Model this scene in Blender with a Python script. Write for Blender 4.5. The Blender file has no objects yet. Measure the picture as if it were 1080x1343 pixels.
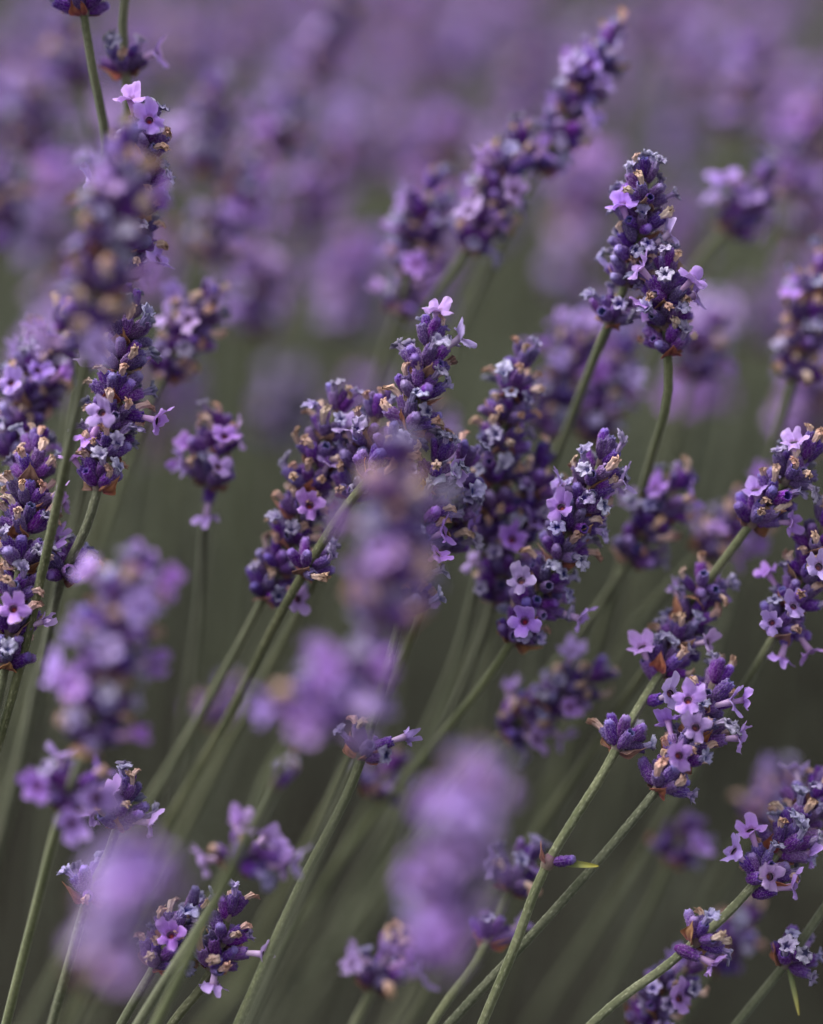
import bpy, math, random
from mathutils import Vector, Matrix, noise

# ------------------------------------------------------------------ camera, sky, sun, exposure
scene = bpy.context.scene
col = scene.collection
PITCH = math.radians(20.0)
FOCAL, SENS_H = 70.0, 30.0
FOCUS = 0.585
CAM = Vector((0.0, 0.0, 0.75))
PW, PH = 1080.0, 1343.0
FWD = Vector((0, math.cos(PITCH), -math.sin(PITCH)))
UP = Vector((0, math.sin(PITCH), math.cos(PITCH)))
RIGHT = Vector((1, 0, 0))

cd = bpy.data.cameras.new('camera')
cam = bpy.data.objects.new('camera', cd); col.objects.link(cam)
cam.location = CAM
cam.rotation_euler = (math.radians(90) - PITCH, 0, 0)
cd.sensor_fit = 'VERTICAL'; cd.sensor_height = SENS_H; cd.sensor_width = SENS_H * PW / PH
cd.lens = FOCAL
cd.clip_start = 0.02; cd.clip_end = 2000
cd.dof.use_dof = True
cd.dof.focus_distance = FOCUS
cd.dof.aperture_fstop = 1.9
cd.dof.aperture_blades = 0
scene.camera = cam

SUN_EL, SUN_AZ = math.radians(58), math.radians(-70)      # soft light from high on the left
w = bpy.data.worlds.new('World'); scene.world = w; w.use_nodes = True
nt = w.node_tree; nt.nodes.clear()
sky = nt.nodes.new('ShaderNodeTexSky'); sky.sky_type = 'NISHITA'; sky.sun_disc = False
sky.sun_elevation = SUN_EL; sky.sun_rotation = SUN_AZ
sky.air_density = 1.0; sky.dust_density = 4.0; sky.ozone_density = 1.0
hs = nt.nodes.new('ShaderNodeHueSaturation'); hs.inputs['Saturation'].default_value = 0.16   # overcast: grey cloud light
bg = nt.nodes.new('ShaderNodeBackground'); bg.inputs['Strength'].default_value = 0.10
wo = nt.nodes.new('ShaderNodeOutputWorld')
nt.links.new(sky.outputs[0], hs.inputs['Color']); nt.links.new(hs.outputs[0], bg.inputs['Color'])
nt.links.new(bg.outputs[0], wo.inputs['Surface'])
sl = bpy.data.lights.new('sun', 'SUN'); sl.energy = 1.3; sl.angle = math.radians(35); sl.color = (1.0, 0.96, 0.9)
so = bpy.data.objects.new('sun', sl); col.objects.link(so)
sd = Vector((math.sin(SUN_AZ) * math.cos(SUN_EL), math.cos(SUN_AZ) * math.cos(SUN_EL), math.sin(SUN_EL)))
so.rotation_euler = sd.to_track_quat('Z', 'Y').to_euler()
so.location = (0, 0, 5)
vs = scene.view_settings
vs.view_transform = 'Standard'; vs.look = 'None'; vs.gamma = 1.0; vs.exposure = 1.38; vs.use_curve_mapping = False
scene.cycles.max_bounces = 5
scene.cycles.use_denoising = True
scene.cycles.sample_clamp_indirect = 3.0
scene.cycles.transparent_max_bounces = 4

# ------------------------------------------------------------------ helpers
KPX = SENS_H / (FOCAL * PH)
def pt(px, py, off=0.0):
    """pixel of the photograph + distance behind (+) or before (-) the focused stalks -> point"""
    D = FOCUS + off
    return CAM + FWD * D + RIGHT * ((px - PW / 2) * KPX * D) + UP * ((PH / 2 - py) * KPX * D)

def to_px(P):
    v = P - CAM; D = v.dot(FWD)
    return (PW / 2 + v.dot(RIGHT) / (KPX * D), PH / 2 - v.dot(UP) / (KPX * D), D - FOCUS)

def lin(r, g, b):
    f = lambda c: (c / 255 / 12.92) if c / 255 <= 0.04045 else ((c / 255 + 0.055) / 1.055) ** 2.4
    return (f(r), f(g), f(b))
def mixc(a, b, t):
    t = max(0.0, min(1.0, t))
    return tuple(a[i] + (b[i] - a[i]) * t for i in range(3))

def mesh(name, verts, faces, cols=None, mats=(), midx=None, smooth=True):
    me = bpy.data.meshes.new(name)
    me.from_pydata([tuple(v) for v in verts], [], faces)
    if cols is not None:
        ca = me.color_attributes.new('pigment', 'FLOAT_COLOR', 'POINT')
        ca.data.foreach_set('color', [x for c in cols for x in (c[0], c[1], c[2], 1.0)])
    for m in mats: me.materials.append(m)
    if midx is not None: me.polygons.foreach_set('material_index', midx)
    if smooth: me.polygons.foreach_set('use_smooth', [True] * len(me.polygons))
    me.update()
    return me

def obj(name, me, parent=None, M=None):
    o = bpy.data.objects.new(name, me); col.objects.link(o)
    if parent is not None: o.parent = parent
    if M is not None: o.matrix_basis = M
    return o

def frame(d, roll=0.0, ref=None):
    """rotation whose +Z is d"""
    d = d.normalized()
    a = ref if ref is not None else Vector((0, 0, 1)) if abs(d.z) < 0.9 else Vector((0, 1, 0))
    x = a.cross(d).normalized(); y = d.cross(x)
    c, s = math.cos(roll), math.sin(roll)
    x2 = x * c + y * s; y2 = d.cross(x2)
    return Matrix(((x2.x, y2.x, d.x), (x2.y, y2.y, d.y), (x2.z, y2.z, d.z)))

def put(P, R, s=1.0):
    return Matrix.Translation(P) @ R.to_4x4() @ Matrix.Scale(s, 4)

# ------------------------------------------------------------------ materials
def tissue(name, rough=0.75, sheen=0.0, sheen_col=(1, 1, 1), transl=0.0, bump=0.0, bump_scale=3000, hue=0.03, val=0.35, sat=0.2, mott=0.25, mott_scale=900, spec=0.25, fixed=None):
    m = bpy.data.materials.new(name); m.use_nodes = True
    n = m.node_tree; N = n.nodes; L = n.links; N.clear()
    out = N.new('ShaderNodeOutputMaterial')
    p = N.new('ShaderNodeBsdfPrincipled')
    if fixed is None:
        a = N.new('ShaderNodeAttribute'); a.attribute_name = 'pigment'; src = a.outputs['Color']
    else:
        a = N.new('ShaderNodeRGB'); a.outputs[0].default_value = (*fixed, 1); src = a.outputs[0]
    oi = N.new('ShaderNodeObjectInfo')
    tc = N.new('ShaderNodeTexCoord')
    nz = N.new('ShaderNodeTexNoise'); nz.inputs['Scale'].default_value = mott_scale; nz.inputs['Detail'].default_value = 3
    L.new(tc.outputs['Object'], nz.inputs['Vector'])
    h = N.new('ShaderNodeHueSaturation')
    def rng(sock, frm, to):
        r = N.new('ShaderNodeMapRange'); r.inputs['To Min'].default_value = frm; r.inputs['To Max'].default_value = to
        L.new(sock, r.inputs['Value']); return r.outputs[0]
    def frac(k):
        q = N.new('ShaderNodeMath'); q.operation = 'MULTIPLY'; q.inputs[1].default_value = k; L.new(oi.outputs['Random'], q.inputs[0])
        f = N.new('ShaderNodeMath'); f.operation = 'FRACT'; L.new(q.outputs[0], f.inputs[0]); return f.outputs[0]
    L.new(rng(oi.outputs['Random'], 0.5 - hue, 0.5 + hue), h.inputs['Hue'])
    L.new(rng(frac(7.31), 1 - sat, 1 + sat), h.inputs['Saturation'])
    v1 = rng(frac(17.7), 1 - val, 1 + val); v2 = rng(nz.outputs['Fac'], 1 - mott * 1.6, 1 + mott * 1.6)
    mu = N.new('ShaderNodeMath'); mu.operation = 'MULTIPLY'; L.new(v1, mu.inputs[0]); L.new(v2, mu.inputs[1])
    L.new(mu.outputs[0], h.inputs['Value']); L.new(src, h.inputs['Color'])
    L.new(h.outputs[0], p.inputs['Base Color'])
    p.inputs['Roughness'].default_value = rough
    p.inputs['Specular IOR Level'].default_value = spec
    if sheen:
        p.inputs['Sheen Weight'].default_value = sheen; p.inputs['Sheen Roughness'].default_value = 0.45
        p.inputs['Sheen Tint'].default_value = (*sheen_col, 1)
    if bump:
        b = N.new('ShaderNodeBump'); b.inputs['Strength'].default_value = bump; b.inputs['Distance'].default_value = 0.0002
        nb = N.new('ShaderNodeTexNoise'); nb.inputs['Scale'].default_value = bump_scale; nb.inputs['Detail'].default_value = 2
        L.new(tc.outputs['Object'], nb.inputs['Vector']); L.new(nb.outputs['Fac'], b.inputs['Height']); L.new(b.outputs[0], p.inputs['Normal'])
    if transl:
        t = N.new('ShaderNodeBsdfTranslucent'); L.new(h.outputs[0], t.inputs['Color'])
        mx = N.new('ShaderNodeMixShader'); mx.inputs[0].default_value = transl
        L.new(p.outputs[0], mx.inputs[1]); L.new(t.outputs[0], mx.inputs[2]); L.new(mx.outputs[0], out.inputs['Surface'])
    else:
        L.new(p.outputs[0], out.inputs['Surface'])
    return m

M_CALYX = tissue('calyx_velvet', 0.8, 0.14, (0.8, 0.66, 0.95), hue=0.022, val=0.34, mott=0.2, bump=0.4)
M_PETAL = tissue('lilac_petal', 0.6, 0.15, (0.8, 0.75, 1.0), transl=0.28, hue=0.018, val=0.16, mott=0.12, mott_scale=500, bump=0.35, bump_scale=1400)
M_WBLUE = tissue('withered_blue_petal', 0.8, 0.3, (0.75, 0.8, 1.0), transl=0.12, hue=0.02, val=0.3, mott=0.3, mott_scale=1500, bump=0.6)
M_WTAN = tissue('withered_tan_petal', 0.8, 0.1, transl=0.15, hue=0.015, val=0.22, mott=0.22, mott_scale=1300, bump=0.6)
M_BRACT = tissue('papery_bract', 0.75, 0.1, transl=0.15, hue=0.02, val=0.3, mott=0.35, mott_scale=900, bump=0.5)
M_STEM = tissue('stem_green', 0.75, 0.35, (0.8, 0.85, 0.75), hue=0.012, val=0.2, mott=0.35, mott_scale=1100, bump=0.6, bump_scale=2600)
M_LEAF = tissue('leaf_green', 0.8, 0.04, (0.8, 0.85, 0.8), transl=0.15, hue=0.02, val=0.3, mott=0.3, mott_scale=120)

# ------------------------------------------------------------------ flower pieces (metres; origin at the calyx foot, +Z outward)
rnd = random.Random(11)
C_CAL0, C_CAL1, C_CALTIP = lin(88, 32, 116), lin(76, 30, 120), lin(116, 84, 160)
C_HAIR = lin(188, 166, 212)
C_RIBD = lin(40, 19, 66)
C_PET, C_PET2, C_TUBE, C_THROAT = lin(186, 150, 224), lin(172, 134, 216), lin(212, 178, 214), lin(96, 36, 84)

def calyx_mesh(seed, bud=False):
    r = random.Random(seed)
    n, m = 40, 16
    Lc = 0.0055 * r.uniform(0.92, 1.1); R = 0.00136 * r.uniform(0.93, 1.07)
    bendx = r.uniform(-0.0006, 0.0006)
    V, C, F = [], [], []
    rings = []
    prof = []
    for j in range(m + 1):
        t = j / m
        rad = 0.42 + 0.58 * math.sin(min(1, t / 0.5) * math.pi / 2) if t < 0.5 else 1.0 - 0.2 * ((t - 0.5) / 0.5) ** 2
        prof.append((t, rad, 1))
    if bud:
        for u in (0.25, 0.5, 0.75, 0.93, 0.99):
            prof.append((1 + u * 0.19, 0.80 * math.sqrt(1 - u * u) + 0.02, 2))
    else:
        prof += [(1.02, 0.70, 3), (0.9, 0.58, 4), (0.7, 0.4, 4), (0.68, 0.02, 4)]
    for (t, rad, kind) in prof:
        ring = []
        for i in range(n):
            th = 2 * math.pi * i / n
            rib = math.cos(10 * th)
            rr = R * rad * (1 + (0.055 * rib * math.sin(min(1, t) * math.pi) if kind == 1 else 0))
            if kind == 2: rr *= 1 + 0.05 * math.cos(4 * th)
            z = Lc * t
            if kind in (1, 3) and t > 0.9: z += 0.00035 * max(0, math.cos(5 * th)) * (t - 0.9) * 10
            p = Vector((rr * math.cos(th) + bendx * t * t, rr * math.sin(th), z))
            p += noise.noise_vector(p * 900 + Vector((seed, 0, 0))) * 0.00008
            ring.append(len(V)); V.append(p)
            if kind == 1:
                c = mixc(C_CAL0, C_CAL1, t)
                c = mixc(c, C_CALTIP, (t - 0.78) * 2.6)
                c = mixc(c, C_RIBD, 0.5 * max(0, -rib))
            elif kind == 2: c = mixc(lin(104, 78, 156), lin(148, 128, 192), (t - 1) * 4)
            elif kind == 3: c = lin(116, 104, 166)
            else: c = lin(44, 44, 96)
            C.append(c)
        rings.append((ring, kind))
    for a in range(len(rings) - 1):
        A, kA = rings[a]; B, kB = rings[a + 1]
        for i in range(n):
            q = (A[i], A[(i + 1) % n], B[(i + 1) % n], B[i])
            if kB in (1, 2) and a > 1 and rings[a + 1][0] is not rings[-1][0] and r.random() < (0.62 if kB == 1 else .4):
                ctr = sum((V[k] for k in q), Vector()) / 4
                nm = (V[q[1]] - V[q[0]]).cross(V[q[3]] - V[q[0]]).normalized()
                k = len(V)
                V.append(ctr + nm * r.uniform(0.00008, 0.00038) + Vector((r.uniform(-1, 1), r.uniform(-1, 1), r.uniform(0, 1.6))) * 0.00012)
                C.append(mixc(C[q[0]], C_HAIR, r.uniform(0.1, 0.75)))
                F += [(q[0], q[1], k), (q[1], q[2], k), (q[2], q[3], k), (q[3], q[0], k)]
            else:
                F.append(q)
    F.append(tuple(reversed(rings[0][0])))
    F.append(tuple(rings[-1][0]))
    return mesh('calyx', V, F, C, [M_CALYX])

LOBES = [(math.radians(61), 1.12, 39), (math.radians(119), 1.12, 39), (math.radians(194), 0.84, 40), (math.radians(270), 0.98, 42), (math.radians(346), 0.84, 40)]
def corolla_mesh(seed, n=60, openness=1.0, size=1.0):
    r = random.Random(seed)
    lob = [(a + r.uniform(-0.13, 0.13), l * r.uniform(0.82, 1.14), w * r.uniform(0.9, 1.06), r.uniform(-0.42, 0.32)) for a, l, w in LOBES]
    V, C, F, rings = [], [], [], []
    z0, z1 = 0.0042, 0.0092
    bend = r.uniform(-0.0008, 0.0008)
    RL = 0.0033 * size
    rows = [(-1 + k / 6) for k in range(7)] + [u for u in (0.1, 0.25, 0.42, 0.6, 0.78, 0.92, 1.0)]
    for u in rows:
        ring = []
        for i in range(n):
            th = 2 * math.pi * i / n
            best, bi, bd = 0, 0, 0
            for k, (a, l, wd, tl) in enumerate(lob):
                d = (th - a + math.pi) % (2 * math.pi) - math.pi
                x = abs(d) / math.radians(wd)
                f = l * (1 - x ** 2.6) ** 0.55 if x < 1 else 0
                if f > best: best, bi, bd = f, k, x
            L = max(best, 0.42) * (1 + 0.05 * math.sin(th * 13 + seed) * (best > .5))
            if u <= 0:
                t = u + 1
                rad = 0.00062 + 0.00030 * t ** 2.5
                p = Vector((rad * math.cos(th), rad * math.sin(th) + bend * t * t, z0 + (z1 - z0) * t))
                c = mixc(C_TUBE, mixc(C_TUBE, C_PET, 0.5), t)
                if t > 0.9: c = mixc(c, C_THROAT, 0.45)
            else:
                up = max(0.0, math.sin(th))
                flare = math.radians(80 - 36 * up) * (0.35 + 0.65 * openness) + lob[bi][3]
                s = u * RL * L
                # round over from the tube into the limb
                k = min(1.0, u / 0.3)
                fl = flare * (0.45 + 0.55 * k)
                rad = 0.00092 + s * math.sin(fl)
                z = z1 + s * math.cos(fl) + 0.0002 * u - 0.0007 * u * u * (1 - up) * r.uniform(0.9, 1.1)
                z += 0.00045 * u * math.cos(bd * 3.0) 
                p = Vector((rad * math.cos(th), rad * math.sin(th) + bend, z))
                p += noise.noise_vector(p * 700 + Vector((seed * 3.1, 0, 0))) * (0.0003 + 0.0003 * u) * u
                c = mixc(C_PET2, C_PET, u)
                c = mixc(c, lin(204, 184, 234), max(0, u - 0.7) * 1.2)
                if u < 0.2: c = mixc(c, C_THROAT, 0.5 if u < 0.15 else 0.12)
                c = mixc(c, lin(136, 96, 190), 0.35 * max(0, 1 - bd * 6) * (1 - u))
            ring.append(len(V)); V.append(p); C.append(c)
        rings.append(ring)
    # floor of the throat: dark, with a pinch of orange anthers
    ring = []
    for i in range(n):
        th = 2 * math.pi * i / n
        ring.append(len(V)); V.append(Vector((0.0006 * math.cos(th), 0.0006 * math.sin(th) + bend * 0.8, z1 - 0.0009))); C.append(C_THROAT)
    ctr = len(V); V.append(Vector((0, bend * 0.8, z1 - 0.0007))); C.append(lin(150, 70, 52))
    for i in range(n): F.append((ring[i], ring[(i + 1) % n], ctr))
    rj = rings[6]
    for i in range(n): F.append((rj[i], rj[(i + 1) % n], ring[(i + 1) % n], ring[i]))
    for a in range(len(rings) - 1):
        A, B = rings[a], rings[a + 1]
        for i in range(n): F.append((A[i], A[(i + 1) % n], B[(i + 1) % n], B[i]))
    return mesh('flower', V, F, C, [M_PETAL])

def withered_mesh(seed, tan, n=30):
    r = random.Random(seed)
    V, C, F, rings = [], [], [], []
    z0 = 0.0044; Lt = r.uniform(0.0026, 0.0042) if tan else r.uniform(0.0028, 0.0046)
    bx, by = r.uniform(-0.0012, 0.0012), r.uniform(-0.0012, 0.0012)
    ph = r.uniform(0, 6)
    if tan: ca, cb, cc, ci = lin(210, 178, 178), lin(214, 184, 172), lin(200, 160, 142), lin(150, 104, 92)
    else: ca, cb, cc, ci = lin(172, 148, 198), lin(158, 144, 190), lin(180, 172, 204), lin(62, 56, 118)
    rows = [k / 7 for k in range(8)] + [1.12, 1.26, 1.36] + [-1, -2]
    for u in rows:
        ring = []
        for i in range(n):
            th = 2 * math.pi * i / n
            if u < 0:
                rad = 0.0006 if u == -1 else 0.00005; z = z0 + Lt * 0.75; c = ci; uu = 0.75
            else:
                uu = u
                fold = 1 + 0.20 * math.cos(5 * th + ph + u * 2) * (0.3 + u)
                rad = (0.00066 + (0.00022 if tan else 0.00034) * u ** 3) * fold
                if u > 1: rad += (-0.0016 if tan else 0.0019) * (u - 1) * (0.6 + 0.9 * max(0, math.cos(5 * th + ph)))
                z = z0 + Lt * min(u, 1.0) + (u > 1) * (u - 1) * 0.0016 * (0.2 + 1.0 * max(0, math.cos(5 * th + ph)))
                c = mixc(ca, cb, u); c = mixc(c, cc, max(0, u - 0.85) * 1.8)
                c = mixc(c, ci, 0.35 * max(0, -math.cos(5 * th + ph + u * 2)))
            p = Vector((rad * math.cos(th) + bx * uu * uu, rad * math.sin(th) + by * uu * uu, z))
            p += noise.noise_vector(p * 1100 + Vector((seed * 1.7, 5, 0))) * 0.00050 * min(1, max(0, uu))
            ring.append(len(V)); V.append(p); C.append(c)
        rings.append(ring)
    order = rings[:11] + rings[11:]
    for a in range(len(order) - 1):
        A, B = order[a], order[a + 1]
        for i in range(n): F.append((A[i], A[(i + 1) % n], B[(i + 1) % n], B[i]))
    return mesh('withered_flower', V, F, C, [M_WTAN if tan else M_WBLUE])

def bract_mesh(seed):
    r = random.Random(seed)
    V, C, F = [], [], []
    nu, nv = 11, 9
    Lb, W = 0.0058 * r.uniform(0.85, 1.1), 0.0047 * r.uniform(0.85, 1.1)
    for j in range(nu):
        t = j / (nu - 1)
        wd = W * (0.35 + 0.65 * math.sin(min(1, t / 0.38) * math.pi / 2)) if t < 0.38 else W * max(0.012, (1 - ((t - 0.38) / 0.62)) ** 1.35)
        for i in range(nv):
            s = i / (nv - 1) * 2 - 1
            x = s * wd / 2
            p = Vector((x, -0.9 * (abs(x) / 0.003) ** 2 * 0.0016 + 0.0009 * t * t * 1.4, t * Lb))
            p.y += 0.00022 * math.cos(s * 9) * (1 - t)
            p += noise.noise_vector(p * 600 + Vector((seed, 9, 0))) * 0.0003
            V.append(p)
            c = mixc(lin(158, 104, 86), lin(192, 144, 118), t)
            c = mixc(c, lin(120, 62, 58), 0.7 * max(0, math.cos(s * 9)) * (1 - 0.5 * t))
            c = mixc(c, lin(112, 64, 96), max(0, 0.35 - t) * 1.6)
            C.append(c)
    for j in range(nu - 1):
        for i in range(nv - 1):
            a = j * nv + i; F.append((a, a + 1, a + nv + 1, a + nv))
    off = len(V)                                  # a back side 0.1 mm behind: papery but solid
    V += [v + Vector((0, 0.00012, 0)) for v in V[:off]]; C += C[:off]
    for f in list(F): F.append(tuple(k + off for k in reversed(f)))
    rim = [i for i in range(nv)] + [j * nv + nv - 1 for j in range(1, nu)] + [(nu - 1) * nv + i for i in range(nv - 2, -1, -1)] + [j * nv for j in range(nu - 2, 0, -1)]
    for a in range(len(rim)):
        b = rim[(a + 1) % len(rim)]; F.append((rim[a], b, b + off, rim[a] + off))
    return mesh('bract', V, F, C, [M_BRACT])

CAL = [calyx_mesh(s) for s in range(5)]
BUD = [calyx_mesh(20 + s, True) for s in range(4)]
FLO = [corolla_mesh(s) for s in range(6)] + [corolla_mesh(40 + s, openness=0.35 - .35 * s, size=0.9) for s in range(2)]
WBL = [withered_mesh(s, False) for s in range(6)]
WTA = [withered_mesh(60 + s, True) for s in range(6)]
BRA = [bract_mesh(s) for s in range(4)]

def node_mesh(R):
    """the knuckle of the stem that a whorl of florets sits on"""
    V, C, F = [], [], []
    n = 12
    prof = [(-0.0016, 0.9), (-0.0009, 1.12), (0.0, 1.22), (0.0009, 1.1), (0.0016, 0.9)]
    for z, k in prof:
        for i in range(n):
            th = 2 * math.pi * i / n
            V.append((R * k * math.cos(th), R * k * math.sin(th), z)); C.append(mixc(lin(112, 104, 84), lin(104, 70, 96), 0.5 + z * 200))
    for a in range(len(prof) - 1):
        for i in range(n): F.append((a * n + i, a * n + (i + 1) % n, (a + 1) * n + (i + 1) % n, (a + 1) * n + i))
    return mesh('whorl', V, F, C, [M_STEM])
NODE = [node_mesh(0.0013), node_mesh(0.0009)]

# ------------------------------------------------------------------ axis of a stalk: tip first, root last
class Axis:
    def __init__(self, P, step=0.002):
        Q = [P[0] * 2 - P[1]] + P + [P[-1] * 2 - P[-2]]
        pts = []
        for i in range(1, len(Q) - 2):
            a, b, c, d = Q[i - 1], Q[i], Q[i + 1], Q[i + 2]
            t1 = max(1e-5, (b - a).length ** .5); t2 = t1 + max(1e-5, (c - b).length ** .5); t3 = t2 + max(1e-5, (d - c).length ** .5)
            k = max(2, int((c - b).length / step))
            for j in range(k):                                   # centripetal Catmull-Rom
                t = t1 + (t2 - t1) * j / k
                A1 = a * ((t1 - t) / t1) + b * (t / t1)
                A2 = b * ((t2 - t) / (t2 - t1)) + c * ((t - t1) / (t2 - t1))
                A3 = c * ((t3 - t) / (t3 - t2)) + d * ((t - t2) / (t3 - t2))
                B1 = A1 * ((t2 - t) / t2) + A2 * (t / t2)
                B2 = A2 * ((t3 - t) / (t3 - t1)) + A3 * ((t - t1) / (t3 - t1))
                pts.append(B1 * ((t2 - t) / (t2 - t1)) + B2 * ((t - t1) / (t2 - t1)))
        pts.append(P[-1].copy())
        self.p = pts; self.s = [0.0]
        for i in range(1, len(pts)): self.s.append(self.s[-1] + (pts[i] - pts[i - 1]).length)
        self.L = self.s[-1]
    def at(self, s):
        s = max(0, min(self.L, s))
        lo, hi = 0, len(self.s) - 1
        while hi - lo > 1:
            m = (lo + hi) // 2
            if self.s[m] <= s: lo = m
            else: hi = m
        f = (s - self.s[lo]) / max(1e-9, self.s[hi] - self.s[lo])
        return self.p[lo].lerp(self.p[hi], f)
    def up(self, s):
        a, b = self.at(s - 0.003), self.at(s + 0.003)
        return (a - b).normalized()
    def near(self, P):
        k = min(range(len(self.p)), key=lambda i: (self.p[i] - P).length_squared)
        return self.s[k]

C_ST = [lin(96, 99, 72), lin(80, 85, 58), lin(124, 126, 102)]
C_STEM_SHADE = lin(46, 42, 33)  # dark tone for the shade painted on the lower stems
def stem_mesh(ax, root, fine, r_top=0.0008, r_low=0.00108, start=0.002, seed=0, spike=0.04):
    r = random.Random(seed)
    V, C, F = [], [], []
    n = 16 if fine else 8
    s = start; rings = []
    while True:
        s = min(s, ax.L)
        P, T = ax.at(s), ax.up(s)
        R3 = frame(T, 0.0, Vector((0.15, 1, 0.0)))
        g = min(1, s / max(0.02, spike * 1.15)); rad = r_top + (r_low - r_top) * g + 0.0003 * s
        ring = []
        for i in range(n):
            th = 2 * math.pi * i / n
            q = rad * (1 + 0.07 * math.cos(4 * th) + (r.uniform(-0.02, 0.02) if fine else 0))
            ring.append(len(V)); V.append(P + R3 @ Vector((q * math.cos(th), q * math.sin(th), 0)) - root)
            c = mixc(C_ST[0], C_ST[1], 0.5 + 0.5 * math.sin(s * 300 + seed)); c = mixc(c, C_ST[2], 0.45 * max(0, math.cos(4 * th)))
            c = mixc(c, C_STEM_SHADE, (0.40 - P.z) / 0.16)          # shade deep in the bush, painted darker towards the foot
            C.append(c)
        rings.append(ring)
        if s >= ax.L: break
        s += (0.0011 if s < 0.20 else 0.008) if fine else (0.006 if s < 0.2 else 0.02)
    for a in range(len(rings) - 1):
        A, B = rings[a], rings[a + 1]
        for i in range(n):
            q = (A[i], B[i], B[(i + 1) % n], A[(i + 1) % n])
            if fine and a * 0.0011 < 0.19 and r.random() < 0.34:
                ctr = sum((V[k] for k in q), Vector()) / 4 + (V[q[1]] - V[q[0]]) * r.uniform(-.3, .3)
                nm = (V[q[3]] - V[q[0]]).cross(V[q[1]] - V[q[0]]).normalized() * -1
                k = len(V); V.append(ctr + nm * r.uniform(0.00006, 0.00016)); C.append(mixc(C[q[0]], lin(170, 170, 142), r.random() * .7))
                F += [(q[0], q[1], k), (q[1], q[2], k), (q[2], q[3], k), (q[3], q[0], k)]
            else: F.append(q)
    V.append(ax.at(start) + ax.up(start) * 0.001 - root); C.append(C_ST[0]); k = len(V) - 1
    for i in range(n): F.append((rings[0][i], rings[0][(i + 1) % n], k))
    return mesh('stem', V, F, C, [M_STEM])

def leaf_mesh(Lf, W, curl, seed, colr=None):
    V, C, F = [], [], []
    nu = 12; c0 = colr or lin(120, 126, 92)
    for j in range(nu + 1):
        t = j / nu
        wd = W * (math.sin(math.pi * min(0.98, 0.08 + t * 0.9)) ** 0.7)
        for i, s in enumerate((-1, -0.5, 0, 0.5, 1)):
            V.append(Vector((s * wd / 2, curl * t * t - (1 - abs(s)) * wd * 0.18, Lf * t)))
            C.append(mixc(c0, lin(190, 170, 96), t ** 3 * 0.8))
    for j in range(nu):
        for i in range(4): a = j * 5 + i; F.append((a, a + 1, a + 6, a + 5))
    off = len(V)
    V += [v + Vector((0, -0.0003, 0)) for v in V[:off]]; C += C[:off]
    F += [tuple(k + off for k in reversed(f)) for f in list(F)]
    return mesh('leaf', V, F, C, [M_LEAF])

def extend_to_ground(P, r, ground=0.0, lean=0.55):
    """carry a stem on from its last seen point down to its root"""
    last, d = P[-1], (P[-1] - P[-2]).normalized()
    h = Vector((d.x, d.y, 0)) / max(0.35, -d.z)
    if h.length > 0.9: h *= 0.9 / h.length
    drop = last.z - ground
    mid = last + Vector((h.x * drop * 0.42, h.y * drop * 0.42, -drop * 0.45))
    root = last + Vector((h.x * drop * lean + r.uniform(-.01, .01), h.y * drop * lean + r.uniform(-.01, .01), -drop))
    return P + [mid, root]

def add_floret(whorl, Wi, P, d, r, kind, sc=1.0, roll=None):
    R3 = frame(d, r.uniform(0, 6.28) if roll is None else roll)
    M = Wi @ put(P, R3, sc)
    if kind == 'bud': obj('calyx', r.choice(BUD), whorl, M); return
    obj('calyx', r.choice(CAL), whorl, M)
    if kind == 'flower': obj('flower', r.choice(FLO), whorl, M)
    elif kind == 'blue': obj('withered_flower', r.choice(WBL), whorl, M)
    elif kind == 'tan': obj('withered_flower', r.choice(WTA), whorl, M)

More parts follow.
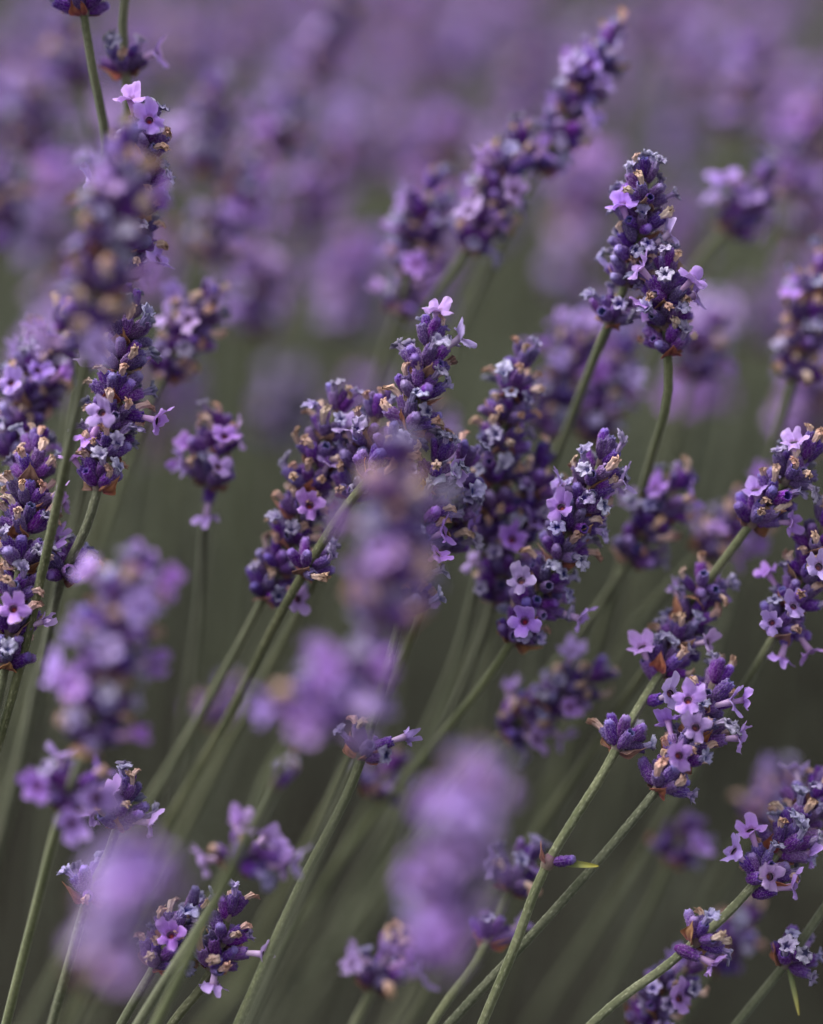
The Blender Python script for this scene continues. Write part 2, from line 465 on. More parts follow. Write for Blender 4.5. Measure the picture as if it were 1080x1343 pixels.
def make_stalk(label, pix, spike, remote=(), flowers=(), bloom=0.08, blue=0.32, tan=0.24, bud=0.12, seed=0, dense=12.5, fine=False, group='lavender stalks of the near bush', size=1.0, ground=0.0, r_low=0.00108, leaves=(), buds=()):
    """pix: (x, y, offset) from the tip down; spike / remote: photo points where the spike ends and lone whorls sit"""
    r = random.Random(seed * 77 + 5)
    P = [pt(*(q if len(q) == 3 else (q[0], q[1], 0))) for q in pix]
    P = extend_to_ground(P, r, ground)
    ax = Axis(P)
    root = P[-1]
    st = obj('lavender_stalk', None); st.empty_display_size = 0.01
    st.location = root
    st['label'] = label; st['category'] = 'lavender'; st['group'] = group
    def s_of(x, y):
        best, bs = 1e9, 0
        for k in range(0, len(ax.p), 2):
            a = to_px(ax.p[k]); d = (a[0] - x) ** 2 + (a[1] - y) ** 2
            if d < best: best, bs = d, ax.s[k]
        return bs
    S = s_of(*spike)
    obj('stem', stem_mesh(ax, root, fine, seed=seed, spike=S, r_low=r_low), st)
    ws = []
    s = 0.0028 + (.0012 if size > .97 else 0)
    while s < S:
        ws.append(s); s += r.uniform(0.0062, 0.0077) * (0.9 + 0.25 * min(1, s / 0.03)) * size
    for q in remote: ws.append(s_of(*q))
    whorls = []
    for k, s in enumerate(ws):
        T = ax.up(s); C0 = ax.at(s); R3 = frame(T, k * math.pi / 2 + r.uniform(-0.3, 0.3))
        WM = put(C0 - root, R3); top = s < 0.006
        wh = obj('whorl', NODE[1 if s < S * 0.4 else 0], st, WM); WMi = WM.inverted() @ Matrix.Translation(-root)
        whorls.append((wh, WMi, C0, s))
        n = max(5, int(dense * (0.5 if top else 0.8 if s < 0.013 else 1.0) + r.uniform(-1, 1.5)))
        if s > S: n = max(6, n - 3)
        for i in range(n):
            th = 2 * math.pi * (i + r.uniform(-0.25, 0.25)) / n
            tier = i % 2
            e = math.radians((r.uniform(8, 34) if top else r.uniform(30, 52) if tier else r.uniform(48, 74)))
            rad = R3 @ Vector((math.cos(th), math.sin(th), 0))
            d = T * math.cos(e) + rad * math.sin(e)
            P0 = C0 + rad * (0.0006 if top else 0.0010) + T * (r.uniform(-0.0008, 0.0008) + tier * 0.0012)
            sc = r.uniform(0.86, 1.12) * size * (0.86 if top else 1.0)
            x = r.random() ; bl = blue * .8; tn = tan * 1.3
            kind = 'flower' if x < bloom else 'blue' if x < bloom + bl else 'tan' if x < bloom + bl + tn else 'bud' if x < bloom + bl + tn + bud + .1 else 'plain'
            if kind == 'flower' and top: kind = 'bud'
            add_floret(wh, WMi, P0, d, r, kind, sc)
        for b in range(2 if not top else 0):
            th = b * math.pi + r.uniform(-0.4, 0.4)
            rad = R3 @ Vector((math.cos(th), math.sin(th), 0))
            e = math.radians(r.uniform(50, 85))
            d = T * math.cos(e) + rad * math.sin(e)
            y = -(T - d * T.dot(d)).normalized() * -1
            x = y.cross(d)
            Rb = Matrix(((x.x, y.x, d.x), (x.y, y.y, d.y), (x.z, y.z, d.z)))
            obj('bract', r.choice(BRA), wh, WMi @ put(C0 + rad * 0.0010 - T * 0.0014, Rb, r.uniform(0.95, 1.3) * size))
    for f in flowers:                      # flowers the photo shows one by one: (x, y, image angle of the tube or None = facing us)
        x, y, ang = f[:3]; near = f[3] if len(f) > 3 else 0.0
        s = s_of(x, y); A = ax.at(s); offA = to_px(A)[2]
        if ang is None:
            ctr = pt(x, y, offA - 0.0085 - near)
            side = ctr - ax.at(s + 0.006); side -= FWD * side.dot(FWD)
            d = (-FWD * 1.0 + side * 40 + UP * r.uniform(.1, .5) + RIGHT * r.uniform(-.35, .35)).normalized()
        else:
            a = math.radians(ang)
            ctr = pt(x, y, offA - 0.003 - near)
            d = (RIGHT * math.cos(a) + UP * math.sin(a) - FWD * 0.30).normalized()
        sc = 1.08
        P0 = ctr - d * 0.0092 * sc
        A2 = ax.at(max(0.001, ax.near(P0))); gap = P0 - A2
        if gap.length > 0.0025: P0 = A2 + gap.normalized() * 0.0025     # the floret grows from the stem
        wh, WMi, _, _ = min(whorls, key=lambda q: abs(q[3] - s))
        M = WMi @ put(P0, frame(d, r.uniform(-.45, .45)), sc)
        obj('calyx', r.choice(CAL), wh, M); obj('flower', FLO[r.randrange(6)], wh, M)
    for (x, y, ang, kind) in buds:         # a lone bud or scrap at a bare joint of the stem
        s = s_of(x, y); A = ax.at(s); a = math.radians(ang)
        d = (RIGHT * math.cos(a) + UP * math.sin(a) - FWD * 0.4).normalized()
        WM = put(A - root, frame(ax.up(s)), 1.15)
        wh = obj('whorl', NODE[0], st, WM)
        add_floret(wh, WM.inverted() @ Matrix.Translation(-root), A + d * 0.0008, d, r, kind, .85)
        ob = obj('bract', BRA[0], wh, WM.inverted() @ Matrix.Translation(-root) @ put(A - RIGHT * .0006 - FWD * .0008, frame((UP - RIGHT * .5).normalized(), .6), .9))
    for (x0, y0, x1, y1, W) in leaves:
        A = ax.at(s_of(x0, y0)); off = to_px(A)[2]
        B = pt(x1, y1, off - 0.002); d = B - A
        obj('leaf', leaf_mesh(d.length, W, 0.0015, seed), st, Matrix.Translation(-root) @ put(A, frame(d, 1.2)))
    return st

# ------------------------------------------------------------------ ground
def ground_material():
    m = bpy.data.materials.new('dark_soil'); m.use_nodes = True
    n = m.node_tree; p = n.nodes['Principled BSDF']
    tc = n.nodes.new('ShaderNodeTexCoord'); nz = n.nodes.new('ShaderNodeTexNoise'); nz.inputs['Scale'].default_value = 25; nz.inputs['Detail'].default_value = 8
    cr = n.nodes.new('ShaderNodeValToRGB'); cr.color_ramp.elements[0].color = (*lin(16, 16, 14), 1); cr.color_ramp.elements[1].color = (*lin(40, 38, 31), 1)
    bp = n.nodes.new('ShaderNodeBump'); bp.inputs['Distance'].default_value = 0.02
    n.links.new(tc.outputs['Object'], nz.inputs['Vector']); n.links.new(nz.outputs['Fac'], cr.inputs[0]); n.links.new(cr.outputs[0], p.inputs['Base Color'])
    n.links.new(nz.outputs['Fac'], bp.inputs['Height']); n.links.new(bp.outputs[0], p.inputs['Normal']); p.inputs['Roughness'].default_value = 0.95; p.inputs['Specular IOR Level'].default_value = 0.08
    return m
def build_ground():
    # one sheet: fine and lumpy round the bush, coarse out to the horizon
    g = sorted(set([-600, -200, -60, -20, -8, -4] + [round(-2 + 0.08 * i, 3) for i in range(76)] + [6, 10, 20, 60, 200, 600]))
    V, F = [], []
    for y in g:
        for x in g:
            z = -0.006 + (noise.noise(Vector((x * 6, y * 6, 0))) * 0.012 if abs(x) < 4.1 and abs(y) < 4.1 else 0)
            V.append((x, y, z))
    n = len(g)
    for j in range(n - 1):
        for i in range(n - 1): a = j * n + i; F.append((a, a + 1, a + n + 1, a + n))
    o = obj('ground', mesh('ground', V, F, None, [ground_material()]))
    o['kind'] = 'structure'; o['label'] = 'dark bare soil under the lavender plants'
build_ground()

# ------------------------------------------------------------------ the stalks of the near bush that can be told apart
# (x, y) are pixels of the photograph, the third number metres behind (+) or before (-) the focused ones
near = 'lavender stalks of the near bush'
def H(*a, **k):
    H.n += 1
    k.setdefault('seed', H.n)
    return make_stalk(*a, **k)
H.n = 0

# in focus
H('tall lavender stalk crowned by one pale flower above a short sharp tip cluster', [(567, 430, 0), (553, 490, 0), (542, 545, .001), (510, 600, .002), (462, 655, .004), (385, 775, .012), (300, 940, .035), (205, 1110, .06), (120, 1280, .085)],
  (470, 645), [(397, 750)], [(573, 408, 88), (603, 442, 40)], bloom=0.0, blue=.36, tan=.3, bud=.16, fine=True, seed=3)
H('long lavender spike with tan withered florets leaning beside the crowned tip stalk', [(450, 520, .014), (415, 610, .017), (382, 705, .02), (332, 812, .026), (262, 940, .045), (180, 1080, .07), (60, 1300, .1)],
  (345, 790), [], [(406, 662, None), (437, 812, None)], bloom=.03, tan=.36, blue=.24, seed=4)
H('short tan speckled lavender spike filling the gap beside the crowned tip stalk', [(498, 528, .010), (480, 590, .012), (448, 680, .016), (410, 770, .03), (330, 920, .06), (240, 1090, .09)],
  (455, 665), [], bloom=.04, tan=.3, seed=48)
H('lavender spike with ragged pale florets showing past the pink blurred head', [(612, 592, .012), (596, 660, .014), (565, 760, .018), (530, 860, .03), (450, 1020, .06)],
  (572, 740), [], [(590, 690, 10)], bloom=.06, tan=.25, seed=49)
H('sharp lavender spike partly veiled by a pink blurred head, its lone low whorl tan', [(580, 585, .004), (552, 700, .003), (515, 850, .001), (465, 1020, -.002), (395, 1160, -.004), (312, 1345, -.006)],
  (525, 820), [(478, 985)], [(478, 695, 120), (572, 697, 20), (560, 610, 30)], bloom=.05, tan=.26, seed=5, fine=True)
H('paired lavender spike with a bare stem gap and clusters above its forked twin', [(930, 780, .022), (905, 815, .018), (868, 880, .012), (830, 942, .004), (795, 1008, 0), (715, 1140, -.001), (672, 1250, -.001), (632, 1345, 0)],
  (858, 895), [(812, 968)], [(940, 772, 55), (842, 850, 115), (880, 912, None)], bloom=.05, blue=.34, tan=.22, fine=True, seed=6, leaves=[(718, 1140, 786, 1135, .0017)], buds=[(716, 1138, 5, 'bud')])
H('plump lavender spike with several open five lobed flowers facing out, papery bract below', [(940, 880, .008), (922, 940, .003), (885, 1005, 0), (838, 1066, 0), (765, 1152, .002), (690, 1235, .004), (590, 1343, .008)],
  (862, 1042), [], [(886, 985, None), (912, 953, None), (972, 968, 10), (925, 905, 20), (880, 910, None)], bloom=.04, blue=.34, tan=.2, fine=True, seed=7)
H('lavender spike with lilac flowers clustered low and a small lone whorl down its stem', [(1078, 1022, .02), (1030, 1105, .008), (962, 1190, 0), (880, 1262, -.001), (775, 1345, -.002)],
  (972, 1180), [(905, 1238)], [(962, 1118, 140), (1008, 1148, None), (985, 1090, 110), (1040, 1168, 20), (1062, 1122, 0), (935, 1262, -20)], bloom=.02, fine=True, seed=8)
H('lavender stalk with only one ragged whorl and a dry hanging leaf on its stem', [(1215, 1010, .0), (1150, 1100, .003), (1082, 1190, .008), (1032, 1262, .010), (965, 1345, .014)],
  (1140, 1115), [(1038, 1256)], bloom=.0, blue=.5, tan=.25, seed=9, leaves=[(1030, 1268, 1052, 1330, .0014)])
H('thick lavender spike on a short curved stem below a blurred pale flower cluster', [(172, 395, .006), (158, 480, .003), (140, 590, .001), (117, 682, 0), (85, 752, .006), (58, 860, .03), (20, 1020, .06), (-30, 1200, .08)],
  (123, 662), [(88, 745)], [(205, 548, -5), (135, 540, None), (120, 570, 240)], bloom=.03, blue=.4, tan=.22, fine=True, seed=10, dense=13.5)
H('lavender spike with two white lilac flowers open at the very tip', [(188, 150, .003), (185, 230, .006), (170, 320, .01), (150, 420, .016), (110, 640, .04), (50, 900, .07)],
  (155, 400), [], [(172, 130, 100), (197, 160, None), (100, 235, 150)], bloom=.04, blue=.42, seed=11)
H('lavender spike crowded with tan withered florets beside the long clear stem', [(48, 575, .012), (38, 650, .006), (22, 770, .001), (4, 890, 0), (-20, 990, .002), (-60, 1150, .01)],
  (8, 870), [], [(22, 800, None), (66, 650, 10)], bloom=.03, tan=.38, blue=.26, seed=12, dense=13.5)
H('slim upright lavender spike with grey blue star florets at its tip', [(848, 222, .006), (842, 290, .009), (822, 370, .014), (792, 440, .02), (745, 560, .04), (690, 700, .06)],
  (812, 395), [(795, 425)], [(815, 270, 110), (880, 308, 30)], bloom=.04, blue=.42, tan=.2, seed=13, size=.95)
H('lavender spike of tan and purple rows with small white lilac flowers near top', [(875, 345, .006), (874, 420, .010), (877, 515, .014), (855, 600, .025), (815, 740, .05)],
  (877, 500), [], [(842, 352, 130), (845, 402, 220), (912, 390, 15)], bloom=.02, tan=.34, blue=.25, seed=14, size=.95)
H('small lavender head with a lilac hooded flower and tan crumbs over bare stem', [(168, 1025, 0), (155, 1080, 0), (138, 1130, .002), (118, 1172, .004), (95, 1250, .008), (68, 1345, .014)],
  (143, 1118), [(122, 1165)], [(148, 1042, 110), (118, 1064, 200), (195, 1076, 5)], bloom=.0, blue=.34, tan=.32, fine=True, seed=15)
H('short lavender tuft with a lone flower thrust sideways and one hanging below', [(303, 1180, 0), (292, 1230, 0), (268, 1290, 0), (232, 1335, 0), (190, 1400, 0)],
  (277, 1268), [], [(345, 1248, 8), (280, 1290, 265)], bloom=.0, blue=.36, tan=.3, fine=True, seed=16)
H('greyish lavender head half hidden by a heavy lilac blur beside the tuft', [(262, 1185, .006), (232, 1220, .004), (190, 1290, .002), (150, 1360, .002)],
  (200, 1270), [], [(240, 1235, None)], bloom=.06, blue=.35, tan=.3, seed=17)
H('purple lavender spike with dusky tips above the drooping one, bare stem below', [(1068, 585, .006), (1040, 620, .008), (1000, 668, .01), (935, 755, .015), (860, 860, .03), (760, 1010, .05)],
  (985, 690), [(920, 770)], [(1045, 585, 100), (1062, 690, 100)], bloom=.04, blue=.3, tan=.26, seed=18)
H('drooping purple lavender spike with lilac flowers at its lower end', [(1088, 670, .01), (1050, 770, .012), (995, 870, .018), (940, 960, .04), (850, 1110, .08)],
  (1005, 850), [], [(1030, 865, 250), (1062, 855, 300), (1075, 745, None)], bloom=.04, blue=.3, tan=.28, seed=19)

# a little behind the focus
H('tan flecked lavender spike standing behind the dense purple middle clump', [(690, 465, .02), (668, 530, .022), (652, 620, .026), (632, 730, .035), (600, 860, .06), (540, 1010, .09)],
  (632, 735), [], bloom=.02, tan=.36, blue=.3, seed=20, dense=13.5)
H('dense dark purple lavender spike with two pale flowers near its pointed tip', [(797, 585, .006), (770, 650, .008), (728, 740, .012), (650, 875, .02), (580, 965, .035), (500, 1060, .06), (400, 1190, .09)],
  (665, 850), [], [(740, 635, 150), (820, 632, 20), (695, 815, None), (760, 808, -10), (655, 745, None)], bloom=.05, tan=.24, blue=.26, seed=21, dense=13.5)
H('shadowed purple lavender spike wedged between the tan flecked and dense spikes', [(715, 595, .028), (690, 670, .03), (655, 770, .033), (625, 860, .04), (570, 980, .06), (490, 1120, .09)],
  (640, 820), [], [(665, 705, None)], bloom=.05, tan=.25, blue=.2, seed=47)
H('soft lavender spike leaning behind the dense purple clump, one bud flower aside', [(895, 625, .035), (860, 680, .037), (800, 775, .045), (740, 860, .06), (640, 1000, .09)],
  (815, 750), [], [(908, 655, 30), (860, 640, 100)], bloom=.12, tan=.2, seed=22)
H('tall blurred lavender spike with lilac flowers at its high nodding tip', [(805, 40, .05), (775, 95, .05), (735, 175, .053), (690, 250, .06), (620, 400, .08), (540, 600, .12)],
  (705, 230), [], [(810, 70, 20), (785, 85, None)], bloom=.1, tan=.24, seed=23)
H('blurred lavender spike with bright lilac flowers under the tall nodding one', [(680, 175, .045), (655, 240, .047), (610, 330, .05), (570, 390, .055), (520, 500, .08), (450, 660, .12)],
  (598, 350), [], [(632, 210, 170), (675, 250, None), (725, 205, 30)], bloom=.1, tan=.24, seed=24)
H('blurred upright lavender spike flanked by lilac flowers before green haze', [(568, 232, .06), (552, 300, .062), (528, 390, .066), (500, 480, .085), (450, 640, .12)],
  (535, 365), [(518, 410)], [(535, 265, 150), (598, 280, 20)], bloom=.2, tan=.2, seed=25)
H('blurred lavender spike tilted over its pale green stem near plain green haze', [(1005, 225, .07), (975, 275, .07), (915, 345, .075), (880, 410, .09), (800, 560, .13)],
  (930, 330), [], [(940, 255, 130), (1000, 300, 0)], bloom=.18, tan=.2, seed=26)
H('blurred tan dotted lavender spike standing alone beside green haze', [(1085, 340, .045), (1060, 430, .047), (1032, 530, .055), (1000, 640, .08)],
  (1038, 510), [], [(1045, 365, 150)], bloom=.06, tan=.4, seed=27)
H('small reddish lavender spike with one pale flower at its tip, softly blurred', [(280, 382, .04), (252, 430, .042), (212, 500, .05), (170, 600, .08), (110, 760, .12)],
  (222, 480), [], [(278, 385, 60), (225, 420, 130)], bloom=.06, tan=.42, blue=.15, seed=28)
H('short isolated lavender head hanging alone before dark green gap', [(283, 545, .03), (278, 610, .03), (268, 690, .034), (262, 800, .06), (240, 980, .1)],
  (272, 665), [], [(240, 605, 170), (270, 675, 260), (310, 575, 20)], bloom=.1, tan=.3, seed=29)
H('dim purple lavender spike between the lilac blooming and tan crowded spikes', [(38, 470, .026), (26, 550, .028), (8, 650, .034), (-20, 760, .05), (-70, 900, .08)],
  (12, 630), [], bloom=.12, tan=.28, seed=50)
H('soft lilac blooming lavender spike behind the tan crowded one and big blurred head', [(85, 415, .035), (65, 480, .036), (30, 590, .042), (-10, 700, .06), (-60, 850, .09)],
  (38, 570), [], [(60, 445, 160), (40, 480, None)], bloom=.2, tan=.24, seed=30)
H('low blurred lavender spike lying nearly level above the dark hollow', [(792, 880, .04), (730, 915, .042), (645, 975, .05), (590, 1040, .07), (500, 1160, .1)],
  (665, 960), [], bloom=.08, tan=.28, blue=.2, seed=31)
H('dim lavender cluster below the lone whorl stalk with one flower facing out', [(915, 1255, .02), (880, 1295, .022), (835, 1350, .03)],
  (850, 1335), [], [(892, 1312, None)], bloom=.1, tan=.2, seed=32)
H('faint violet lavender head in the dark between the plump spike and low whorl', [(905, 1080, .07), (885, 1115, .07), (862, 1170, .075), (820, 1250, .1)],
  (870, 1150), [], bloom=.2, tan=.12, seed=33)
H('dim violet lavender spike in shade below the clustered low flowers', [(985, 1195, .06), (955, 1240, .06), (915, 1300, .07), (860, 1400, .09)],
  (930, 1280), [], bloom=.12, tan=.14, seed=34)
H('soft lavender whorl pair seen dim between two heavy lilac blurs', [(692, 1118, .028), (668, 1165, .028), (632, 1250, .02), (575, 1330, .01), (540, 1400, .0)],
  (655, 1200), [(640, 1235)], [(690, 1130, 40), (650, 1130, 140)], bloom=.1, tan=.2, seed=35)
H('pale lavender tuft near the ground with lilac flowers, blurred', [(512, 1235, -.03), (500, 1275, -.03), (472, 1330, -.03), (430, 1420, -.03)],
  (485, 1305), [], [(480, 1255, 150), (530, 1260, 30)], bloom=.3, tan=.2, seed=36)
H('lavender stalk with sparse lilac flowers spread around a single open whorl', [(372, 1010, -.04), (350, 1060, -.035), (312, 1130, -.03), (262, 1215, -.02), (180, 1345, -.01)],
  (362, 1035), [(312, 1128)], [(317, 1085, 80), (370, 1135, 10), (400, 1140, -10), (275, 1125, 170)], bloom=.3, tan=.25, seed=37, dense=8)
H('violet lavender head peeping dimly beside the tan low whorl stem', [(520, 995, .06), (500, 1030, .06), (470, 1080, .07), (420, 1180, .1)],
  (485, 1055), [], bloom=.2, tan=.12, seed=38)
H('bare lavender stem whose lowest whorl of purple florets alone shows, above the big blurred head', [(75, -190, .012), (95, -80, .012), (112, 30, .01), (122, 90, .012), (140, 190, .02), (130, 330, .04), (90, 560, .07)],
  (113, 40), [], [], bloom=.05, blue=.4, seed=39)
H('lavender stem with a ragged dark whorl beside the bare stem with purple whorl', [(200, -160, .02), (178, -60, .02), (162, 20, .022), (165, 90, .026), (168, 240, .04), (140, 480, .08)],
  (166, 4), [(178, 95)], [(205, 68, 20)], bloom=.05, blue=.45, seed=40)

# before the focus, heavily blurred
H('big blurred lavender head on a long clear stem, lilac petals round it', [(168, 185, -.05), (148, 280, -.052), (128, 390, -.055), (110, 485, -.05), (88, 600, -.02), (58, 740, -.004), (25, 880, 0), (-12, 1010, .004), (-70, 1200, .01)],
  (118, 440), [], [(192, 355, 15), (60, 445, 170), (135, 455, None)], bloom=.16, tan=.3, seed=41, fine=True, size=1.1)
H('blurred bluish lavender head over a lone dim whorl on its stem', [(182, 735, -.06), (152, 830, -.06), (118, 960, -.055), (98, 1020, -.04), (75, 1085, -.025), (45, 1200, -.012), (8, 1345, -.004)],
  (114, 962), [(88, 1050)], [(195, 785, 20), (105, 820, 170), (180, 740, 70)], bloom=.26, tan=.18, seed=42, size=1.1)
H('pinkish blurred lavender head veiling the sharp spikes behind it', [(520, 590, -.085), (518, 680, -.085), (512, 790, -.085), (498, 880, -.085), (440, 1060, -.075), (360, 1260, -.06)],
  (508, 850), [], [], bloom=.16, tan=.34, seed=43, size=1.1)
H('broad blurred lilac lavender head sagging in front of the low tan whorl', [(488, 850, -.085), (430, 915, -.085), (368, 1000, -.08), (330, 1080, -.06), (250, 1250, -.04)],
  (385, 985), [], [(495, 880, 20), (345, 930, 170), (430, 880, None), (400, 950, None)], bloom=.34, tan=.2, seed=44, size=1.12)
H('heavily blurred tall lilac lavender head standing in the low dark hollow', [(628, 1005, -.12), (605, 1080, -.12), (568, 1220, -.115), (540, 1300, -.11), (480, 1420, -.10)],
  (555, 1260), [], [(625, 1020, 70), (600, 1060, None), (585, 1130, None), (570, 1200, None), (625, 1120, 20), (560, 1150, 170)], bloom=.26, tan=.18, seed=45, size=.86)
H('heavily blurred lilac lavender head smeared over the small hooded flower head', [(180, 1110, -.13), (160, 1200, -.13), (128, 1320, -.13), (90, 1440, -.12)],
  (130, 1310), [], [(165, 1270, None), (180, 1140, 70)], bloom=.26, tan=.18, seed=46, size=.86)

# farther back in the same bush: soft discs of colour
FARH = [((60, 95), (35, 215), .15), ((82, 35), (112, 125), .13), ((285, 115), (262, 245), .12), ((338, 205), (268, 345), .12), ((380, 125), (362, 225), .15),
        ((425, 205), (398, 315), .2), ((350, 335), (332, 440), .15), ((465, -50), (408, 130), .2), ((440, 320), (420, 400), .25), ((12, 215), (-8, 320), .11),
        ((768, 420), (712, 570), .07), ((822, 455), (768, 595), .07), ((938, 415), (905, 505), .09), ((995, 50), (955, 175), .2), ((1082, 120), (1030, 265), .15),
        ((1060, 235), (1050, 320), .17), ((705, 20), (690, 130), .32), ((575, 30), (555, 120), .35), ((530, 150), (510, 250), .3), ((925, 20), (905, 120), .3),
        ((640, 20), (615, 100), .4), ((870, 0), (850, 80), .35), ((565, 530), (550, 600), .1), ((305, 900), (285, 960), .14), ((1010, 640), (905, 740), .06),
        ((250, 20), (235, 120), .3), ((330, 0), (305, 100), .35), ((15, 60), (0, 150), .3), ((760, 180), (735, 260), .3), ((1010, 390), (985, 470), .25), ((1040, 1020), (985, 1090), .1)]
FLAB = {0: 'blurred violet lavender head behind the bare stem, a smaller dim one above it', 1: 'small dim lavender head tucked behind the ragged dark whorl',
        2: 'dark centred blurred lavender head above the broad twin clump', 3: 'broad blurred lavender clump with lilac spots above the small reddish spike',
        6: 'faint blurred lavender head directly under the broad twin clump', 7: 'tall pale blurred lavender head rising above the broad twin clump',
        9: 'half hidden blurred lavender head beside the big head on the clear stem', 10: 'lilac blurred lavender head touching the tan flecked spike from behind',
        11: 'lilac blurred lavender head under the slim upright spike', 12: 'dim magenta blurred lavender head behind the tan and purple rows spike',
        13: 'pale wide blurred lavender head above the tilted blurred spike', 14: 'pale blurred lavender head above the tan dotted lone spike',
        22: 'small lilac blur of a lavender head right behind the crowned tip stalk', 23: 'tiny dim lavender head beside the long bare stem in the dark gap',
        24: 'dark blurred lavender head behind the spike with dusky tips', 30: 'dim violet lavender head behind the spike with flowers clustered low'}
for i, (a, b, off) in enumerate(FARH):
    dx, dy = b[0] - a[0], b[1] - a[1]
    q = [(*a, off), (a[0] + dx * .5, a[1] + dy * .5, off), (*b, off), (b[0] + dx * .8, b[1] + dy * 1.0, off + .02), (b[0] + dx * 1.5, b[1] + dy * 2.4, off + .05)]
    make_stalk(FLAB.get(i, 'softly blurred purple lavender head standing at the back of the near bush'), q, b, bloom=.27, tan=.24, blue=.22, bud=.25, seed=200 + i, dense=11,
               group='blurred heads at the back of the near bush')

# ------------------------------------------------------------------ bushes behind: stalks of stem + whorls, then the uncountable rest
def simple_parts(r, n, bloom, lod):
    """one whorl as light geometry: verts, faces, colours, material index"""
    V, F, C, Mi = [], [], [], []
    def tube(base, d, prof, cols, k, mi):
        R3 = frame(d, r.uniform(0, 6))
        o = len(V)
        for (z, rad), c in zip(prof, cols):
            for i in range(k):
                th = 2 * math.pi * i / k
                V.append(base + R3 @ Vector((rad * math.cos(th), rad * math.sin(th), z))); C.append(c)
        for a in range(len(prof) - 1):
            for i in range(k):
                F.append((o + a * k + i, o + a * k + (i + 1) % k, o + (a + 1) * k + (i + 1) % k, o + (a + 1) * k + i)); Mi.append(mi)
    for i in range(n):
        th = 2 * math.pi * (i + r.uniform(-.3, .3)) / n
        e = math.radians(r.uniform(30, 70))
        d = Vector((math.cos(th) * math.sin(e), math.sin(th) * math.sin(e), math.cos(e)))
        b = Vector((math.cos(th) * .001, math.sin(th) * .001, r.uniform(-.001, .0015)))
        x = r.random()
        cc = mixc(C_CAL0, C_CALTIP, r.uniform(0, .35) + (0 if lod else .5))
        tube(b, d, [(0, .0006), (.0022, .0015), (.0048, .0012), (.0055, .0005)], [C_CAL0, cc, C_CALTIP, C_CALTIP], 6 if lod else 4, 0)
        if x < bloom:
            f = b + d * .0052
            tube(f, d, [(0, .0007), (.0030, .0011), (.0036, .0034)], [C_TUBE, C_PET, C_PET], 10 if lod else 5, 1)
        elif x < (.75 if lod else .9):
            f = b + d * .0050
            t = r.random() < .5
            c = lin(206, 160, 138) if t else lin(146, 148, 196)
            tube(f, d, [(0, .0009), (.0018, .0008), (.0030, .0013)], [c, c, c], 5 if lod else 4, 2 if t else 3)
    return V, F, C, Mi
MATS = [M_CALYX, M_PETAL, M_WTAN, M_WBLUE]
rb = random.Random(5)
SW = []
for k in range(8):
    V, F, C, Mi = simple_parts(rb, rb.randint(9, 12), rb.choice([.2, .35, .5]), True)
    SW.append(mesh('whorl', V, F, C, MATS, Mi))

def field_axis(r, x, y, top, lean, ax_dir):
    root = Vector((x, y, 0.0))
    tip = root + Vector((lean * math.cos(ax_dir), lean * math.sin(ax_dir), top))
    mid = root.lerp(tip, .5) + Vector((-lean * .25 * math.cos(ax_dir), -lean * .25 * math.sin(ax_dir), top * .08))
    return Axis([tip, mid, root], .012)

def in_view(P, m=1.1):
    a = to_px(P)
    return a[2] > -FOCUS + .05 and abs(a[0] - PW / 2) < PW / 2 * m and abs(a[1] - PH / 2) < PH / 2 * m

far_i = []
rr = random.Random(21)
cand = []
for i in range(1500):
    y = 1.42 + 4.5 * rr.random() ** 1.35
    x = rr.uniform(-1, 1) * (0.42 + 0.30 * y)
    row = math.sin((y - 1.15) * 2 * math.pi / 1.35)          # beds and gaps run across the view
    if row < -.55 and rr.random() < .85: continue
    if noise.noise(Vector((x * 4.5, y * 2.2, 7))) < -.02 and rr.random() < .8: continue      # plants stand in clumps
    if y > 1.9 and rr.random() < .78: continue
    top = rr.gauss(.50, .045) + .03 * row
    cand.append((x, y, top, abs(rr.gauss(.10, .05)), math.radians(rr.gauss(15, 35)), rr.random()))
cand.sort(key=lambda c: c[1])
indiv = [c for c in cand if in_view(Vector((c[0] + c[3] * .9, c[1], c[2])), 1.0)][:215]
ids = set(id(c) for c in indiv)
rest = [c for c in cand if id(c) not in ids]
for k, (x, y, top, lean, dr, q) in enumerate(indiv):
    r = random.Random(900 + k)
    ax = field_axis(r, x, y, top, lean, dr)
    root = ax.p[-1]
    st = obj('lavender_stalk', None); st.location = root; st.empty_display_size = .01
    st['label'] = 'thin lavender stalk with a small dim purple head in the bushes behind'; st['category'] = 'lavender'; st['group'] = 'stalks of the bushes behind'
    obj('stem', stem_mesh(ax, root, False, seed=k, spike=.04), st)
    s, S = .003, r.uniform(.03, .055)
    while s < S:
        T = ax.up(s)
        wv = obj('whorl', r.choice(SW), st, put(ax.at(s) - root, frame(T, r.uniform(0, 6)), r.uniform(.85, 1.15)))
        wv['kind'] = 'stuff'
        s += .0078

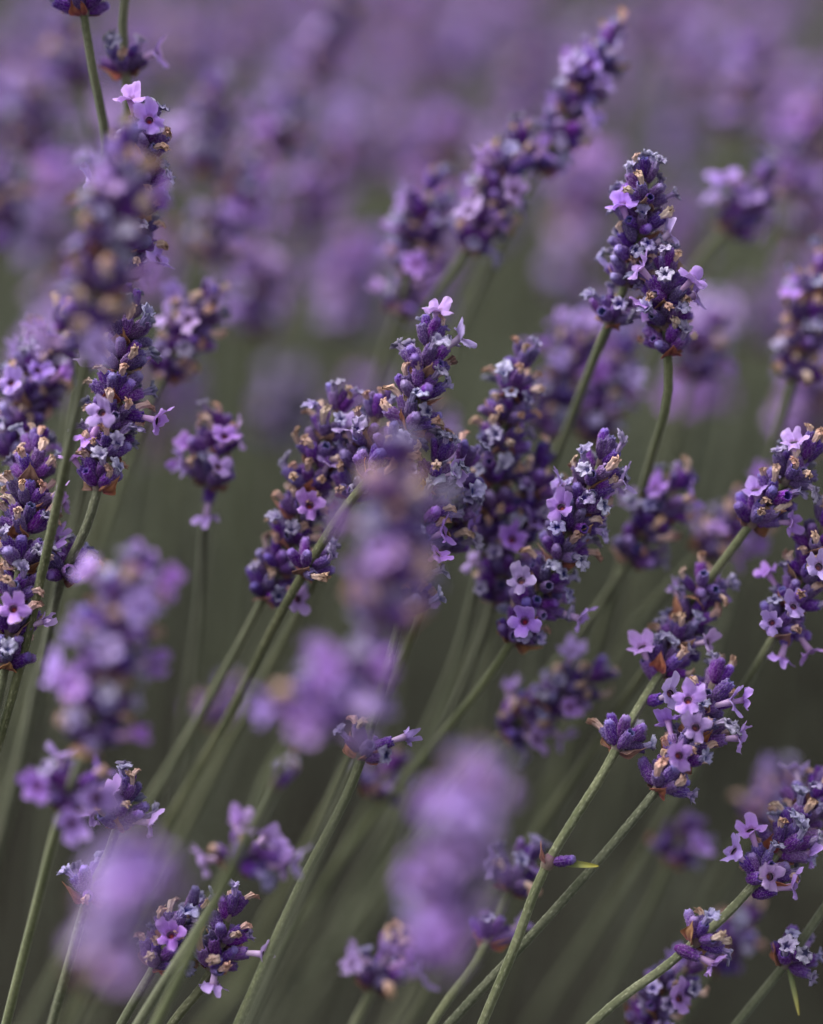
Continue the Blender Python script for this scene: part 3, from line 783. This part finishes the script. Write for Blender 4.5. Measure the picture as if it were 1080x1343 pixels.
# heads that show as soft discs above the near bush
rf = random.Random(63)
spots = []
while len(spots) < 36:
    x, y = rf.uniform(-20, 1100), rf.uniform(-30, 360) if rf.random() < .8 else rf.uniform(300, 520)
    if any((x - a) ** 2 + (y - b) ** 2 < 84 ** 2 for a, b in spots): continue
    if 560 < x < 760 and 330 < y: continue
    spots.append((x, y))
for k, (x, y) in enumerate(spots):
    r = random.Random(7000 + k)
    off = r.uniform(.16, .34) + max(0, 200 - y) * .0014
    P = [pt(x, y, off), pt(x - r.uniform(15, 45), y + 90, off + .01), pt(x - r.uniform(40, 110), y + 240, off + .05)]
    P = extend_to_ground(P, r)
    ax = Axis(P, .01); root = P[-1]
    st = obj('lavender_stalk', None); st.location = root; st.empty_display_size = .01
    st['label'] = 'pale lilac lavender head blurred to a soft disc beyond the near bush'; st['category'] = 'lavender'; st['group'] = 'soft heads beyond the near bush'
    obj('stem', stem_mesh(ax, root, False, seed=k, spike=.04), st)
    s, S = .003, r.uniform(.026, .05)
    while s < S:
        wv = obj('whorl', r.choice(SW), st, put(ax.at(s) - root, frame(ax.up(s), r.uniform(0, 6)), r.uniform(.95, 1.25)))
        wv['kind'] = 'stuff'
        s += .0074

# the rest of the field: too many and too soft to count
def field_stuff(cands):
    V, F, C, Mi = [], [], [], []
    LOD = [simple_parts(random.Random(70 + k), 7, [.1, .2, .3][k % 3], False) for k in range(6)]
    for k, (x, y, top, lean, dr, q) in enumerate(cands):
        r = random.Random(4000 + k)
        ax = field_axis(r, x, y, top, lean, dr)
        rings = []
        for s in (.002, .05, .12, .2, .3, .42, ax.L):
            P, T = ax.at(s), ax.up(s); R3 = frame(T); rad = .0012 + .0006 * s; o = len(V)
            for i in range(4):
                V.append(P + R3 @ Vector((rad * math.cos(i * 1.5708), rad * math.sin(i * 1.5708), 0))); C.append(mixc(mixc(C_ST[0], C_ST[1], q), C_STEM_SHADE, (0.28 - P.z) / 0.16))  # lower stem coloured dark to imitate shade among the stalks
            rings.append(o)
        for a, b in zip(rings, rings[1:]):
            for i in range(4): F.append((a + i, a + (i + 1) % 4, b + (i + 1) % 4, b + i)); Mi.append(4)
        s, S = .003, r.uniform(.03, .055)
        while s < S:
            lv, lf, lc, lm = r.choice(LOD)
            M = put(ax.at(s), frame(ax.up(s), r.uniform(0, 6)), r.uniform(.95, 1.25)); o = len(V)
            V.extend(M @ v for v in lv); C.extend(lc); Mi.extend(lm)
            F.extend(tuple(i + o for i in f) for f in lf)
            s += .0095
    me = mesh('lavender_field', V, F, C, MATS + [M_STEM], Mi)
    o = obj('lavender_field', me)
    o['kind'] = 'stuff'; o['label'] = 'blurred mass of grey green stems and purple heads filling the distance'; o['category'] = 'lavender field'
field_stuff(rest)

# leafy undergrowth: narrow grey-green leaves round the feet of the stalks
def foliage():
    r = random.Random(31)
    V, F, C = [], [], []
    def blade(P, d, Lf, W, c):
        R3 = frame(d, r.uniform(0, 6)); o = len(V)
        for t, wd in ((0, .5), (.35, 1), (.7, .8), (1, .1)):
            for s in (-1, 1):
                V.append(P + R3 @ Vector((s * W * wd / 2, .006 * t * t, Lf * t))); C.append(c)
        for k in range(3): F.append((o + 2 * k, o + 2 * k + 1, o + 2 * k + 3, o + 2 * k + 2))
    for i in range(75000):
        y = .25 + 5.0 * r.random() ** 1.5
        x = r.uniform(-1, 1) * (.40 + .30 * y)
        hmax = .22 + .10 * noise.noise(Vector((x * 3, y * 3, 1)))
        if y > 1.0: hmax += .04 * math.sin((y - 1.15) * 2 * math.pi / 1.35)
        cl = noise.noise(Vector((x * 9, y * 9, 4)))           # leafy tufts with dark hollows between
        if cl < -.08 and r.random() < .85: continue
        if .72 < y < 1.5:                                      # the open furrow between the bushes
            hmax -= .12
            if r.random() < .9: continue
        z = max(.0, hmax + .10 * cl) * r.random() ** .7
        th = r.uniform(0, 6.28); e = math.radians(r.uniform(5, 65))
        d = Vector((math.cos(th) * math.sin(e), math.sin(th) * math.sin(e), math.cos(e)))
        blade(Vector((x, y, z)), d, r.uniform(.025, .05), r.uniform(.003, .0055), mixc(lin(66, 74, 58), lin(116, 124, 104), r.random()))
    o = obj('foliage', mesh('foliage', V, F, C, [M_LEAF]))
    o['kind'] = 'stuff'; o['label'] = 'narrow grey green lavender leaves low among the stems'; o['category'] = 'foliage'
foliage()
